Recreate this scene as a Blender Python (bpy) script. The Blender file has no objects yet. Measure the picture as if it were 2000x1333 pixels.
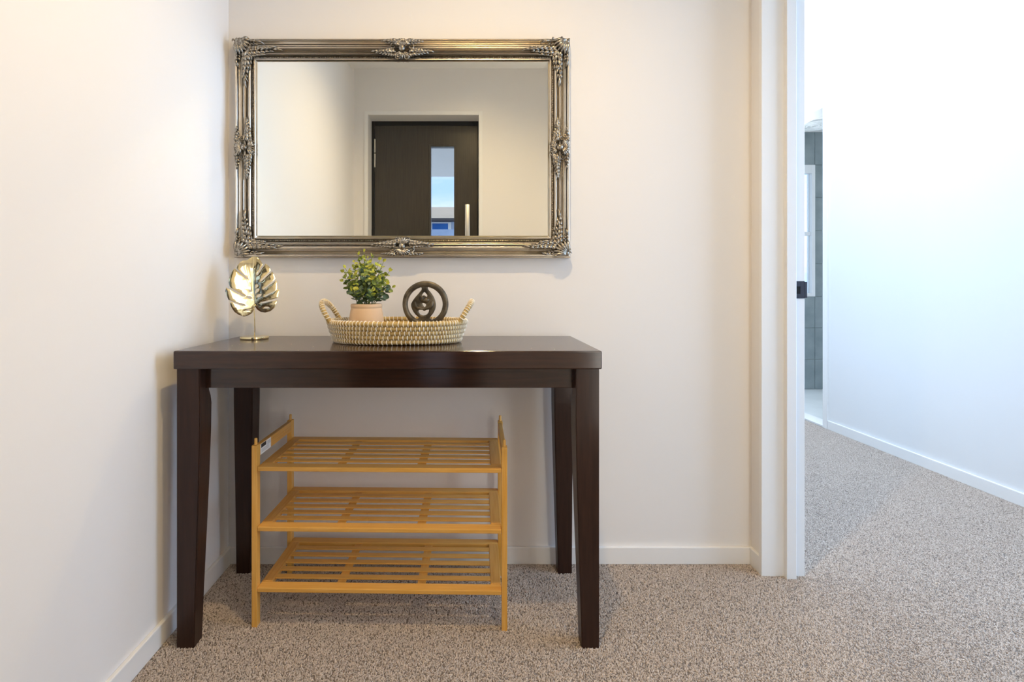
import bpy, bmesh, math, random
from mathutils import Vector, Matrix, Euler
R = math.radians
random.seed(7)
S = bpy.context.scene
COL = S.collection

# ------------------------------------------------------------------ camera
cam_d = bpy.data.cameras.new('camera')
cam = bpy.data.objects.new('camera', cam_d)
COL.objects.link(cam)
cam.location = (0, 0, 0.94)
cam.rotation_euler = (R(90), 0, 0)
cam_d.sensor_width = 36
cam_d.lens = 36 * 1020 / 2000
cam_d.shift_x = 0.0445
cam_d.shift_y = -0.05425
cam_d.clip_start = 0.02
S.camera = cam

# ------------------------------------------------------------------ world / light / exposure
S.view_settings.view_transform = 'Standard'
S.view_settings.look = 'None'
S.view_settings.gamma = 1
S.view_settings.use_curve_mapping = False
S.view_settings.exposure = 0.0
S.cycles.caustics_reflective = True
S.cycles.blur_glossy = 0.0
S.cycles.use_guiding = True
S.cycles.sample_clamp_indirect = 0
S.cycles.max_bounces = 14
S.cycles.diffuse_bounces = 8
S.cycles.glossy_bounces = 6

W = bpy.data.worlds.new('sky'); S.world = W
W.use_nodes = True
wn = W.node_tree; wn.nodes.clear()
wo = wn.nodes.new('ShaderNodeOutputWorld'); wb = wn.nodes.new('ShaderNodeBackground')
wt = wn.nodes.new('ShaderNodeTexCoord'); wm = wn.nodes.new('ShaderNodeMapping')
wz = wn.nodes.new('ShaderNodeTexNoise'); wr = wn.nodes.new('ShaderNodeValToRGB')
wm.inputs['Scale'].default_value = (2, 2, 7)
wz.inputs['Scale'].default_value = 2.2; wz.inputs['Detail'].default_value = 6
wr.color_ramp.elements[0].position = 0.38; wr.color_ramp.elements[0].color = (0.42, 0.66, 1.0, 1)
wr.color_ramp.elements[1].position = 0.66; wr.color_ramp.elements[1].color = (0.86, 0.94, 1.0, 1)
wn.links.new(wt.outputs['Generated'], wm.inputs['Vector']); wn.links.new(wm.outputs[0], wz.inputs['Vector'])
wn.links.new(wz.outputs['Fac'], wr.inputs[0]); wn.links.new(wr.outputs[0], wb.inputs['Color'])
wb.inputs['Strength'].default_value = 2.2
wn.links.new(wb.outputs[0], wo.inputs[0])

def area(name, loc, rot, sx, sy, power, color, shape='RECTANGLE', spread=180):
    l = bpy.data.lights.new(name, 'AREA'); l.shape = shape; l.size = sx; l.size_y = sy
    l.energy = power; l.color = color; l.spread = R(spread)
    o = bpy.data.objects.new(name, l); o.location = loc; o.rotation_euler = rot
    COL.objects.link(o); return o

LAMP = (0.08, 0.87)
DOOR_LAMP = (0.02, 0.28)
ZROOF = 3.30
P_DOOR, P_OPP = 10.0, 38.0
P_LAMP, P_SIDE, P_ROOM_FILL, P_BATH, P_TOP_FILL = 65.0, 7.0, 5.0, 12.0, 78.0
WARM = (1.0, 0.72, 0.36)
FRONT_FILL = (1.0, 0.96, 0.86)
# the ceiling downlight's own light is placed with its fitting below; the area fills stand at added windows, except the bathroom's
area('added_fill_front', (0.825, -0.225, 1.10), (R(90), 0, 0), 0.20, 1.90, P_SIDE, FRONT_FILL)  # fill light added for the hall, at a made-up sidelight
area('added_fill_side_room', (1.125, 2.95, 1.50), (0, R(-84), 0), 2.30, 1.50, P_ROOM_FILL, (0.78, 0.88, 1.0))  # added fill for the side room wall, source out of view
area('added_fill_opposite', (2.335, 1.15, 1.25), (0, R(78), 0), 1.80, 1.10, P_OPP, (0.45, 0.66, 0.98))  # added to brighten the left wall and the space under the table
area('added_fill_overhead', (1.75, 2.60, ZROOF - .02), (0, 0, 0), 0.80, 1.40, P_TOP_FILL, (0.58, 0.75, 1.0))  # added overhead fill that brightens the side room carpet
area('daylight_bathroom', (2.85, 4.70, 1.43), (R(-90), 0, 0), 0.56, 1.10, P_BATH, (0.88, 0.95, 1.0))

# ------------------------------------------------------------------ materials
def mat(name, color, rough=0.5, metal=0.0, spec=0.5, coat=0.0, var=None, vscale=(1, 1, 1), noise=6.0,
        bump=0.0, bscale=None, emit=None, detail=4.0, sss=0.0, coord='Object'):
    m = bpy.data.materials.new(name); m.use_nodes = True
    n = m.node_tree; b = n.nodes['Principled BSDF']
    b.inputs['Base Color'].default_value = (*color, 1)
    b.inputs['Roughness'].default_value = rough; b.inputs['Metallic'].default_value = metal
    b.inputs['Specular IOR Level'].default_value = spec
    b.inputs['Coat Weight'].default_value = coat; b.inputs['Coat Roughness'].default_value = 0.13; b.inputs['Coat IOR'].default_value = 1.65
    if sss: b.inputs['Subsurface Weight'].default_value = sss; b.inputs['Subsurface Radius'].default_value = (.01, .006, .004)
    if emit:
        b.inputs['Emission Color'].default_value = (*emit[0], 1); b.inputs['Emission Strength'].default_value = emit[1]
    if var or bump:
        tc = n.nodes.new('ShaderNodeTexCoord'); mp = n.nodes.new('ShaderNodeMapping')
        mp.inputs['Scale'].default_value = vscale
        nz = n.nodes.new('ShaderNodeTexNoise'); nz.inputs['Scale'].default_value = noise; nz.inputs['Detail'].default_value = detail
        n.links.new(tc.outputs[coord], mp.inputs[0]); n.links.new(mp.outputs[0], nz.inputs['Vector'])
        if var:
            rp = n.nodes.new('ShaderNodeValToRGB')
            rp.color_ramp.elements[0].position = 0.32; rp.color_ramp.elements[1].position = 0.68
            rp.color_ramp.elements[0].color = (*color, 1); rp.color_ramp.elements[1].color = (*var, 1)
            n.links.new(nz.outputs['Fac'], rp.inputs[0]); n.links.new(rp.outputs[0], b.inputs['Base Color'])
        if bump:
            bp = n.nodes.new('ShaderNodeBump'); bp.inputs['Strength'].default_value = bump; bp.inputs['Distance'].default_value = 0.002
            nb = nz
            if bscale:
                nb = n.nodes.new('ShaderNodeTexNoise'); nb.inputs['Scale'].default_value = bscale
                n.links.new(tc.outputs[coord], nb.inputs['Vector'])
            n.links.new(nb.outputs['Fac'], bp.inputs['Height']); n.links.new(bp.outputs[0], b.inputs['Normal'])
    return m

M = {}
M['wall'] = mat('wall paint', (0.81, 0.785, 0.76), 0.75, spec=0.25, bump=0.03, noise=180)
M['wall_side'] = mat('side room wall paint', (0.76, 0.76, 0.755), 0.75, spec=0.25, bump=0.03, noise=180)
M['ceil'] = mat('ceiling paint', (0.80, 0.79, 0.77), 0.85, spec=0.2, bump=0.03, noise=150)
M['trim'] = mat('gloss trim paint', (0.82, 0.81, 0.79), 0.38, spec=0.4, bump=0.02, noise=60)
M['carpet_base'] = mat('carpet backing', (0.16, 0.13, 0.11), 0.95, spec=0.05, var=(0.26, 0.22, 0.19), noise=160)
M['espresso'] = mat('dark stained wood', (0.024, 0.0090, 0.0050), 0.40, spec=0.08, coat=0.75, var=(0.040, 0.0155, 0.0085), vscale=(3, 40, 40), noise=3, bump=0.05)
M['espresso_leg'] = mat('dark stained wood upright', (0.024, 0.0098, 0.0060), 0.42, spec=0.2, coat=0.2, var=(0.038, 0.0155, 0.0090), vscale=(40, 40, 3), noise=3, bump=0.05)
M['bamboo'] = mat('bamboo along slats', (0.66, 0.33, 0.055), 0.38, spec=0.4, var=(0.74, 0.42, 0.11), vscale=(3, 90, 90), noise=2.5, bump=0.03)
M['bamboo_post'] = mat('bamboo along posts', (0.68, 0.34, 0.055), 0.38, spec=0.4, var=(0.76, 0.44, 0.12), vscale=(90, 90, 3), noise=2.5, bump=0.03)
M['bamboo_side'] = mat('bamboo along side rails', (0.61, 0.29, 0.052), 0.38, spec=0.4, var=(0.70, 0.38, 0.10), vscale=(90, 3, 90), noise=2.5, bump=0.03)
M['silver'] = mat('antique silver leaf', (0.66, 0.59, 0.49), 0.32, metal=1.0, var=(0.74, 0.68, 0.58), noise=14)
M['silver_orn'] = mat('antique silver ornament', (0.16, 0.135, 0.105), 0.30, metal=1.0, var=(0.56, 0.51, 0.43), noise=150, bump=0.12, bscale=260)
M['silver_dark'] = mat('darker silver grooves and edge', (0.30, 0.25, 0.19), 0.38, metal=1.0, var=(0.44, 0.38, 0.30), noise=60, bump=0.08, bscale=200)  # darker silver for the frame's grooves and outer edge
M['mirror'] = mat('silvered mirror glass', (0.91, 0.94, 0.91), 0.0, metal=1.0)
M['gold'] = mat('polished gold metal', (0.84, 0.72, 0.40), 0.10, metal=1.0, var=(0.93, 0.84, 0.55), noise=24, bump=0.2, bscale=38)
M['bronze'] = mat('dark bronze resin', (0.034, 0.028, 0.020), 0.34, metal=0.45, spec=0.5, var=(0.17, 0.135, 0.085), noise=34, bump=0.35, bscale=160)
M['pot'] = mat('matte clay glaze', (0.66, 0.45, 0.27), 0.62, spec=0.3, var=(0.70, 0.50, 0.32), noise=9, bump=0.03, bscale=150)
M['soil'] = mat('dark potting filler', (0.03, 0.022, 0.014), 0.95, var=(0.06, 0.045, 0.03), noise=90, bump=0.8)
M['leaf_yellow'] = mat('yellow green leaf', (0.36, 0.40, 0.035), 0.5, var=(0.52, 0.50, 0.07), noise=40)
M['leaf_green'] = mat('mid green leaf', (0.15, 0.22, 0.040), 0.5, var=(0.28, 0.33, 0.07), noise=40)
M['leaf_dark'] = mat('blue green leaf', (0.055, 0.10, 0.045), 0.45, var=(0.16, 0.22, 0.12), noise=40)
M['stem'] = mat('plant stem', (0.16, 0.19, 0.05), 0.6)
M['grass_coil'] = mat('seagrass coil', (0.42, 0.27, 0.085), 0.75, spec=0.2, var=(0.60, 0.45, 0.20), noise=36, bump=0.5, bscale=180)
M['stitch'] = mat('pale palm stitching', (0.80, 0.70, 0.52), 0.6, spec=0.3, var=(0.86, 0.80, 0.68), noise=60)
M['black_door'] = mat('dark stained door', (0.035, 0.027, 0.018), 0.30, spec=0.5, var=(0.050, 0.040, 0.027), vscale=(40, 40, 2), noise=3, bump=0.04)
M['black_alu'] = mat('black aluminium', (0.012, 0.012, 0.012), 0.35, metal=0.3)
M['steel'] = mat('brushed steel', (0.62, 0.60, 0.56), 0.30, metal=1.0, vscale=(1, 1, 40), noise=20, bump=0.04)
M['plate'] = mat('dark bronze strike plate', (0.055, 0.055, 0.068), 0.38, metal=0.6)
M['hole'] = mat('dark latch hole', (0.008, 0.007, 0.007), 0.9)
M['tile'] = mat('grey bathroom tile', (0.20, 0.245, 0.255), 0.35, var=(0.27, 0.315, 0.325), noise=7, bump=0.03)
M['grout'] = mat('pale grout', (0.42, 0.46, 0.46), 0.85)
M['bath_floor'] = mat('pale bathroom floor tile', (0.62, 0.64, 0.63), 0.35, var=(0.68, 0.70, 0.69), noise=5)
M['white_plastic'] = mat('white plastic', (0.80, 0.82, 0.82), 0.4)
M['white_alu'] = mat('white powdercoat', (0.78, 0.79, 0.80), 0.4)
M['paper'] = mat('white sticker paper', (0.80, 0.80, 0.78), 0.6)
M['ink'] = mat('black sticker print', (0.02, 0.02, 0.02), 0.6)
M['ink_grey'] = mat('grey sticker print', (0.42, 0.42, 0.43), 0.6)
M['lens'] = mat('glowing downlight lens', (0.9, 0.9, 0.9), 0.5, emit=(WARM, 3.0))
M['soffit'] = mat('porch soffit paint', (0.90, 0.87, 0.86), 0.8, var=(0.92, 0.89, 0.88), noise=3)
M['concrete'] = mat('pale concrete', (0.72, 0.69, 0.65), 0.9, var=(0.80, 0.77, 0.73), noise=5, bump=0.2)
M['roof'] = mat('beige roofing', (0.66, 0.50, 0.37), 0.8, var=(0.72, 0.56, 0.43), noise=8)
M['cladding'] = mat('pale blue grey cladding', (0.36, 0.44, 0.62), 0.7, var=(0.42, 0.50, 0.68), noise=4)
M['fascia'] = mat('dark fascia', (0.06, 0.05, 0.055), 0.6)
M['blue_pane'] = mat('deep blue blind behind glass', (0.035, 0.13, 0.42), 0.7, spec=0.1, var=(0.045, 0.16, 0.48), noise=3)

def thin_glass(name, tint, refl=0.10):
    m = bpy.data.materials.new(name); m.use_nodes = True
    n = m.node_tree; n.nodes.clear()
    o = n.nodes.new('ShaderNodeOutputMaterial'); mx = n.nodes.new('ShaderNodeMixShader')
    t = n.nodes.new('ShaderNodeBsdfTransparent'); g = n.nodes.new('ShaderNodeBsdfGlossy')
    f = n.nodes.new('ShaderNodeFresnel'); f.inputs['IOR'].default_value = 1.45
    t.inputs['Color'].default_value = (*tint, 1); g.inputs['Roughness'].default_value = 0.02
    n.links.new(f.outputs[0], mx.inputs[0]); n.links.new(t.outputs[0], mx.inputs[1]); n.links.new(g.outputs[0], mx.inputs[2])
    n.links.new(mx.outputs[0], o.inputs[0]); return m
M['glass_tint'] = thin_glass('tinted door glass', (0.78, 0.78, 0.80))
M['glass'] = thin_glass('clear window glass', (0.94, 0.96, 0.97))

def carpet_mat():
    m = bpy.data.materials.new('twist pile carpet'); m.use_nodes = True
    n = m.node_tree; b = n.nodes['Principled BSDF']
    oi = n.nodes.new('ShaderNodeObjectInfo'); rp = n.nodes.new('ShaderNodeValToRGB')
    e = rp.color_ramp.elements
    e[0].position = 0.0; e[0].color = (0.41, 0.34, 0.28, 1)
    e[1].position = 1.0; e[1].color = (0.65, 0.56, 0.48, 1)
    x = e.new(0.45); x.color = (0.54, 0.455, 0.385, 1)
    n.links.new(oi.outputs['Random'], rp.inputs[0]); n.links.new(rp.outputs[0], b.inputs['Base Color'])
    b.inputs['Roughness'].default_value = 0.95; b.inputs['Specular IOR Level'].default_value = 0.1
    return m
M['carpet'] = carpet_mat()

# ------------------------------------------------------------------ helpers
class MB:
    """collects geometry for ONE mesh"""
    def __init__(s): s.v = []; s.f = []; s.mi = []; s.sm = []
    def add(s, vs, fs, mi=0, smooth=False):
        k = len(s.v); s.v += [tuple(p) for p in vs]
        s.f += [tuple(k + i for i in f) for f in fs]; s.mi += [mi] * len(fs); s.sm += [smooth] * len(fs)
    def bm(s, b, mi=0, smooth=False):
        b.verts.index_update(); s.add([v.co[:] for v in b.verts], [[v.index for v in f.verts] for f in b.faces], mi, smooth); b.free()
    def box(s, x0, x1, y0, y1, z0, z1, bev=0.0, mi=0, seg=2):
        b = bmesh.new()
        vs = [b.verts.new((x, y, z)) for x in (x0, x1) for y in (y0, y1) for z in (z0, z1)]
        for q in ((0, 1, 3, 2), (4, 6, 7, 5), (0, 4, 5, 1), (2, 3, 7, 6), (0, 2, 6, 4), (1, 5, 7, 3)): b.faces.new([vs[i] for i in q])
        bmesh.ops.recalc_face_normals(b, faces=b.faces[:])
        if bev: bmesh.ops.bevel(b, geom=b.edges[:], offset=bev, segments=seg, affect='EDGES', profile=0.5)
        s.bm(b, mi)
    def tube(s, pts, rad, n=8, mi=0, closed=False, flat=1.0, cap=True, up=None):
        pts = [Vector(p) for p in pts]; N = len(pts)
        rr = rad if isinstance(rad, (list, tuple)) else [rad] * N
        vs = []; nrm = None
        for i, p in enumerate(pts):
            if closed: t = pts[(i + 1) % N] - pts[i - 1]
            else: t = pts[min(i + 1, N - 1)] - pts[max(i - 1, 0)]
            t.normalize()
            if up is not None: nrm = Vector(up)
            elif nrm is None: nrm = Vector((0, 0, 1)) if abs(t.z) < .9 else Vector((1, 0, 0))
            nrm = nrm - t * nrm.dot(t)
            if nrm.length < 1e-6: nrm = t.orthogonal()
            nrm.normalize(); bn = t.cross(nrm)
            for k in range(n):
                a = 2 * math.pi * k / n
                vs.append(p + nrm * (math.cos(a) * rr[i] * flat) + bn * (math.sin(a) * rr[i]))
        fs = []
        for i in range(N if closed else N - 1):
            j = (i + 1) % N
            for k in range(n): fs.append((i * n + k, i * n + (k + 1) % n, j * n + (k + 1) % n, j * n + k))
        if cap and not closed: fs += [tuple(range(n - 1, -1, -1)), tuple((N - 1) * n + k for k in range(n))]
        s.add(vs, fs, mi, True)
    def lathe(s, prof, n=40, c=(0, 0, 0), mi=0, sx=1, sy=1):
        vs = []; m = len(prof)
        for k in range(n):
            a = 2 * math.pi * k / n
            for r, z in prof: vs.append((c[0] + r * sx * math.cos(a), c[1] + r * sy * math.sin(a), c[2] + z))
        fs = []
        for k in range(n):
            j = (k + 1) % n
            for i in range(m - 1): fs.append((k * m + i, j * m + i, j * m + i + 1, k * m + i + 1))
        s.add(vs, fs, mi, True)
    def ball(s, c, r, mi=0, u=12, v=8):
        vs = []; fs = []
        if not isinstance(r, (tuple, list)): r = (r, r, r)
        for i in range(v + 1):
            th = math.pi * i / v
            for k in range(u):
                ph = 2 * math.pi * k / u
                vs.append((c[0] + r[0] * math.sin(th) * math.cos(ph), c[1] + r[1] * math.sin(th) * math.sin(ph), c[2] + r[2] * math.cos(th)))
        for i in range(v):
            for k in range(u): fs.append((i * u + k, (i + 1) * u + k, (i + 1) * u + (k + 1) % u, i * u + (k + 1) % u))
        s.add(vs, fs, mi, True)
    def build(s, name, m, parent=None, loc=None, sharp=40):
        me = bpy.data.meshes.new(name); me.from_pydata(s.v, [], s.f)
        for mm in (m if isinstance(m, (list, tuple)) else [m]): me.materials.append(mm)
        for p, i, q in zip(me.polygons, s.mi, s.sm): p.material_index = i; p.use_smooth = q
        b = bmesh.new(); b.from_mesh(me); bmesh.ops.recalc_face_normals(b, faces=b.faces[:]); b.to_mesh(me); b.free()
        if any(s.sm): me.set_sharp_from_angle(angle=R(sharp))
        o = bpy.data.objects.new(name, me); COL.objects.link(o)
        if parent: o.parent = parent
        if loc: o.location = loc
        return o

def tag(o, label=None, cat=None, group=None, kind=None):
    if label: o['label'] = label
    if cat: o['category'] = cat
    if group: o['group'] = group
    if kind: o['kind'] = kind
    return o
def struct(o): o['kind'] = 'structure'; return o
def empty(name, loc=(0, 0, 0), rz=0):
    o = bpy.data.objects.new(name, None); COL.objects.link(o); o.location = loc; o.rotation_euler.z = rz
    o.empty_display_size = 0.05
    return o
def boxes(name, m, lst, parent=None, bev=0.0):
    b = MB()
    for q in lst: b.box(*q, bev=bev)
    return b.build(name, m, parent)
def link(name, me, parent, loc=None):
    o = bpy.data.objects.new(name, me); COL.objects.link(o); o.parent = parent
    if loc: o.location = loc
    return o
def smooth_loop(pts, sub=6):
    out = []; n = len(pts)
    for i in range(n):
        p0, p1, p2, p3 = (Vector(pts[(i + k) % n]) for k in (-1, 0, 1, 2))
        for j in range(sub):
            t = j / sub
            out.append(0.5 * ((2 * p1) + (p2 - p0) * t + (2 * p0 - 5 * p1 + 4 * p2 - p3) * t * t + (3 * p1 - p0 - 3 * p2 + p3) * t ** 3))
    return out
def filled(name, loops, depth, bevel, m, parent, res=2):
    """flat outline with holes given thickness and a rounded edge; x, y in plan, then stood upright (x, -, z)"""
    cu = bpy.data.curves.new(name, 'CURVE'); cu.dimensions = '2D'; cu.fill_mode = 'BOTH'
    cu.extrude = depth; cu.bevel_depth = bevel; cu.bevel_resolution = res; cu.offset = -bevel if res > 1 else 0
    for L in loops:
        sp = cu.splines.new('POLY'); sp.points.add(len(L) - 1); sp.use_cyclic_u = True
        for p, q in zip(sp.points, L): p.co = (q[0], q[1], 0, 1)
    t = bpy.data.objects.new('outline', cu); COL.objects.link(t)
    dg = bpy.context.evaluated_depsgraph_get()
    me = bpy.data.meshes.new_from_object(t.evaluated_get(dg))
    bpy.data.objects.remove(t); bpy.data.curves.remove(cu)
    b = bmesh.new(); b.from_mesh(me); bmesh.ops.remove_doubles(b, verts=b.verts[:], dist=1e-6)
    for v in b.verts: v.co = Vector((v.co.x, -v.co.z, v.co.y))
    bmesh.ops.recalc_face_normals(b, faces=b.faces[:])
    b.to_mesh(me); b.free()
    me.materials.clear(); me.materials.append(m)
    for p in me.polygons: p.use_smooth = True
    me.set_sharp_from_angle(angle=R(50))
    me.name = name
    o = bpy.data.objects.new(name, me); COL.objects.link(o)
    if parent: o.parent = parent
    return o

# ------------------------------------------------------------------ room shell
XL, YB, XR, YF, ZC = -0.805, 1.769, 0.965, -0.245, 2.506
ZS = 3.30            # side room ceiling
XR2 = 1.092          # far face of the right wall
XS = 2.367           # far wall of the side room
YJ = 1.684           # jamb face of the doorway
Y0 = 0.86            # other jamb of the doorway
ZH = 2.164
YE, YR = 4.40, -2.10
floor = struct(boxes('floor', M['carpet_base'], [(-0.95, 2.47, -2.25, 4.55, -0.10, 0.0)]))
struct(boxes('ceiling', M['ceil'], [(-0.95, XR + .001, -.45, YB + .12, ZC, ZC + 0.1)]))
struct(boxes('ceiling_side_room', M['ceil'], [(XR, 1.33, -2.25, 4.55, ZS, ZS + 0.1), (2.17, XS + .1, -2.25, 4.55, ZS, ZS + 0.1), (1.33, 2.17, -2.25, 1.88, ZS, ZS + 0.1), (1.33, 2.17, 3.32, 4.55, ZS, ZS + 0.1)]))
struct(boxes('wall_left', M['wall'], [(XL - 0.12, XL, YF - .2, YB + .1, 0, ZC)]))
struct(boxes('wall_back', M['wall'], [(XL, XR, YB, YB + 0.1, 0, ZC)]))
struct(boxes('wall_right', M['wall'], [(XR, XR2, YR, Y0 - .016, 0, ZS), (XR, XR2, Y0 - .016, YJ + .016, ZH + .016, ZS), (XR, XR2, YJ + .016, 2.15, 0, ZS), (XR, XR2, 3.75, YE, 0, ZS), (XR, XR2, 2.15, 3.75, 0, 0.28), (XR, XR2, 2.15, 3.75, 2.75, ZS)]))
# wall behind the camera with the entry door and an added sidelight opening
DX0, DX1 = -0.7057, 0.0893
struct(boxes('wall_front', M['wall'], [(XL, DX0 - .016, YF - .16, YF, 0, ZC), (DX0 - .016, DX1 + .016, YF - .16, YF, ZH + .016, ZC),
    (DX1 + .016, 0.70, YF - .16, YF, 0, ZC), (0.70, 0.93, YF - .16, YF, 0, 0.12), (0.70, 0.93, YF - .16, YF, 2.10, ZC), (0.93, XR, YF - .16, YF, 0, ZC)]))
# side room
struct(boxes('wall_side_room_far', M['wall_side'], [(XS, XS + .1, YR, .55, 0, ZS), (XS, XS + .1, .55, 1.75, 0, .30), (XS, XS + .1, .55, 1.75, 2.20, ZS), (XS, XS + .1, 1.75, 3.43, 0, ZS), (XS, XS + .1, 3.43, 4.26, 2.135, ZS), (XS, XS + .1, 4.26, YE, 0, ZS)]))
struct(boxes('wall_side_room_end', M['wall_side'], [(XR2, XS, YE, YE + .1, 0, ZS)]))
struct(boxes('wall_side_room_rear', M['wall_side'], [(XR2, 1.15, YR - .12, YR, 0, ZS), (2.35, XS, YR - .12, YR, 0, ZS), (1.15, 2.35, YR - .12, YR, 0, 0.30), (1.15, 2.35, YR - .12, YR, 2.2, ZS)]))

BH, BT = 0.058, 0.012
def skirting(name, quads):
    b = MB()
    for (x0, x1, y0, y1) in quads: b.box(x0, x1, y0, y1, 0, BH, bev=0.0025)
    return struct(b.build(name, M['trim']))
skirting('baseboard_left', [(XL, XL + BT, YF + .001, YB - BT)])
skirting('baseboard_back', [(XL, XR, YB - BT, YB)])
skirting('baseboard_right', [(XR - BT, XR, YJ + .0157, YB - BT)])
skirting('baseboard_side_room', [(XS - BT, XS, YR, 3.408)])
skirting('baseboard_front', [(DX1 + .046, XR - .002, YF, YF + BT)])

# doorway jamb with planted stop and strike plate
j = empty('door_2', ((XR + XR2) / 2, YJ, 0)); struct(j)
def jp(name, m, q, bev=0.0015): 
    b = MB(); x, y, z = j.location
    b.box(q[0] - x, q[1] - x, q[2] - y, q[3] - y, q[4], q[5], bev=bev); return b.build(name, m, j)
jp('door_jamb', M['trim'], (0.9515, XR2 - .001, YJ, YJ + .0155, 0, ZH))
jp('door_jamb', M['trim'], (0.953, XR2 - .001, Y0 - .0155, Y0, 0, ZH))
jp('door_jamb', M['trim'], (0.953, XR2 - .001, Y0 - .0155, YJ + .0155, ZH, ZH + .0155))
jp('door_stop', M['trim'], (1.0232, 1.0545, YJ - .0165, YJ, 0, ZH))
jp('door_stop', M['trim'], (1.0232, 1.0545, Y0, Y0 + .0165, 0, ZH))
jp('door_stop', M['trim'], (1.0232, 1.0545, Y0 + .0165, YJ - .0165, ZH - .0165, ZH))
b = MB(); x, y, z = j.location
def bb(q, mi=0, bev=0.0004): b.box(q[0] - x, q[1] - x, q[2] - y, q[3] - y, q[4], q[5], bev=bev, mi=mi)
# strike plate: a frame of four strips around the latch hole plus a lip that turns around the edge
bb((1.0555, 1.0632, YJ - .0018, YJ, 0.898, 0.954)); bb((1.0755, 1.0900, YJ - .0018, YJ, 0.898, 0.954))
bb((1.0632, 1.0755, YJ - .0018, YJ, 0.898, 0.913)); bb((1.0632, 1.0755, YJ - .0018, YJ, 0.937, 0.954))
bb((1.0895, 1.0975, YJ - .0022, YJ - .0004, 0.900, 0.952))
sp = b.build('strike_plate', M['plate'], j); tag(sp, 'dark metal strike plate')
b = MB(); bb((1.0632, 1.0755, YJ - .0008, YJ - .0001, 0.913, 0.937), bev=0)
b.build('latch_hole', M['hole'], sp)

# side room: bathroom doorway
t = empty('door_3', (XS, 3.85, 0)); struct(t)
def part_box(name, m, parent, qs, bev=0.001):
    b = MB(); x, y, z = parent.location
    for q in qs: b.box(q[0] - x, q[1] - x, q[2] - y, q[3] - y, q[4] - z, q[5] - z, bev=bev)
    return b.build(name, m, parent)
part_box('door_jamb', M['trim'], t, [(XS - .002, XS + .102, 3.43, 3.446, 0, 2.119)])
part_box('door_jamb', M['trim'], t, [(XS - .002, XS + .102, 4.244, 4.26, 0, 2.119)])
part_box('door_jamb', M['trim'], t, [(XS - .002, XS + .102, 3.43, 4.26, 2.119, 2.135)])
part_box('architrave', M['trim'], t, [(XS - .014, XS, 3.41, 3.45, 0, 2.16)])
part_box('architrave', M['trim'], t, [(XS - .014, XS, 4.24, 4.29, 0, 2.16)])
part_box('architrave', M['trim'], t, [(XS - .014, XS, 3.45, 4.24, 2.115, 2.16)])
part_box('threshold', M['trim'], t, [(XS - .004, XS + .102, 3.446, 4.244, -0.004, 0.012)])

# bathroom shell
BX0, BX1, BY0, BY1, BZ = XS + .1, 3.70, 3.0, 4.75, 2.335
struct(boxes('floor_bathroom', M['bath_floor'], [(BX0 - .1, BX1 + .1, BY0 - .1, BY1 + .2, -0.1, -0.004)]))
struct(boxes('ceiling_bathroom', M['ceil'], [(BX0 - .002, BX1 + .1, BY0 - .1, BY1 + .2, BZ, BZ + .1)]))
struct(boxes('wall_bathroom_near', M['wall_side'], [(BX0, BX1, BY0 - .1, BY0, 0, BZ)]))
struct(boxes('wall_bathroom_right', M['wall_side'], [(BX1, BX1 + .1, BY0 - .1, BY1 + .1, 0, BZ)]))
WX0, WX1, WZ0, WZ1 = 2.56, 3.165, 0.84, 2.035
wb_ = struct(boxes('wall_bathroom_back', M['grout'], [(BX0, WX0, BY1, BY1 + .1, -.004, BZ), (WX1, BX1, BY1, BY1 + .1, -.004, BZ), (WX0, WX1, BY1, BY1 + .1, -.004, WZ0), (WX0, WX1, BY1, BY1 + .1, WZ1, BZ)]))
rows = [(0.0, 0.27), (0.27, 0.555), (0.555, WZ0), (WZ0, 1.14), (1.14, 1.44), (1.44, 1.74), (1.74, WZ1), (WZ1, BZ)]
for r, (z0, z1) in enumerate(rows):
    for (x0, x1) in ((BX0, WX0), (WX0, 2.865), (2.865, WX1), (WX1, 3.44), (3.44, BX1)):
        if WX0 <= x0 < WX1 and WZ0 <= z0 < WZ1: continue
        q = MB(); q.box(x0 + .0015, x1 - .0015, BY1 - .008, BY1, z0 + .0015, z1 - .0015, bev=.001, seg=1)
        q.build('tile', M['tile'], wb_)
w3 = empty('window_3', ((WX0 + WX1) / 2, BY1 + .05, WZ0)); struct(w3)
part_box('window_frame', M['white_alu'], w3, [(WX0, WX0 + .03, BY1 - .012, BY1 + .06, WZ0, WZ1)])
part_box('window_frame', M['white_alu'], w3, [(WX1 - .03, WX1, BY1 - .012, BY1 + .06, WZ0, WZ1)])
part_box('window_frame', M['white_alu'], w3, [(WX0 + .03, WX1 - .03, BY1 - .012, BY1 + .06, WZ1 - .075, WZ1)])
part_box('window_frame', M['white_alu'], w3, [(WX0 + .03, WX1 - .03, BY1 - .012, BY1 + .06, WZ0, WZ0 + .03)])
part_box('transom', M['white_alu'], w3, [(WX0 + .03, WX1 - .03, BY1 + .01, BY1 + .05, 1.395, 1.43)])
part_box('pane', M['glass'], w3, [(WX0 + .03, WX1 - .03, BY1 + .028, BY1 + .032, WZ0 + .03, 1.395)], bev=0)
part_box('pane', M['glass'], w3, [(WX0 + .03, WX1 - .03, BY1 + .028, BY1 + .032, 1.43, WZ1 - .075)], bev=0)
fan = empty('ceiling_fan_vent', (3.02, 4.52, BZ))
tag(fan, 'round ringed exhaust vent on the bathroom ceiling, seen through the far doorway', 'vent')
q = MB(); q.lathe([(0, -.004), (.15, -.004), (.155, -.002), (.155, 0)], 40); q.build('cover', M['white_plastic'], fan)
for rr in (.145, .105, .065, .03):
    q = MB(); q.tube([(rr * math.cos(a * math.pi / 20), rr * math.sin(a * math.pi / 20), -.010) for a in range(40)], .008, 8, closed=True); q.build('ring', M['white_plastic'], fan)

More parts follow.
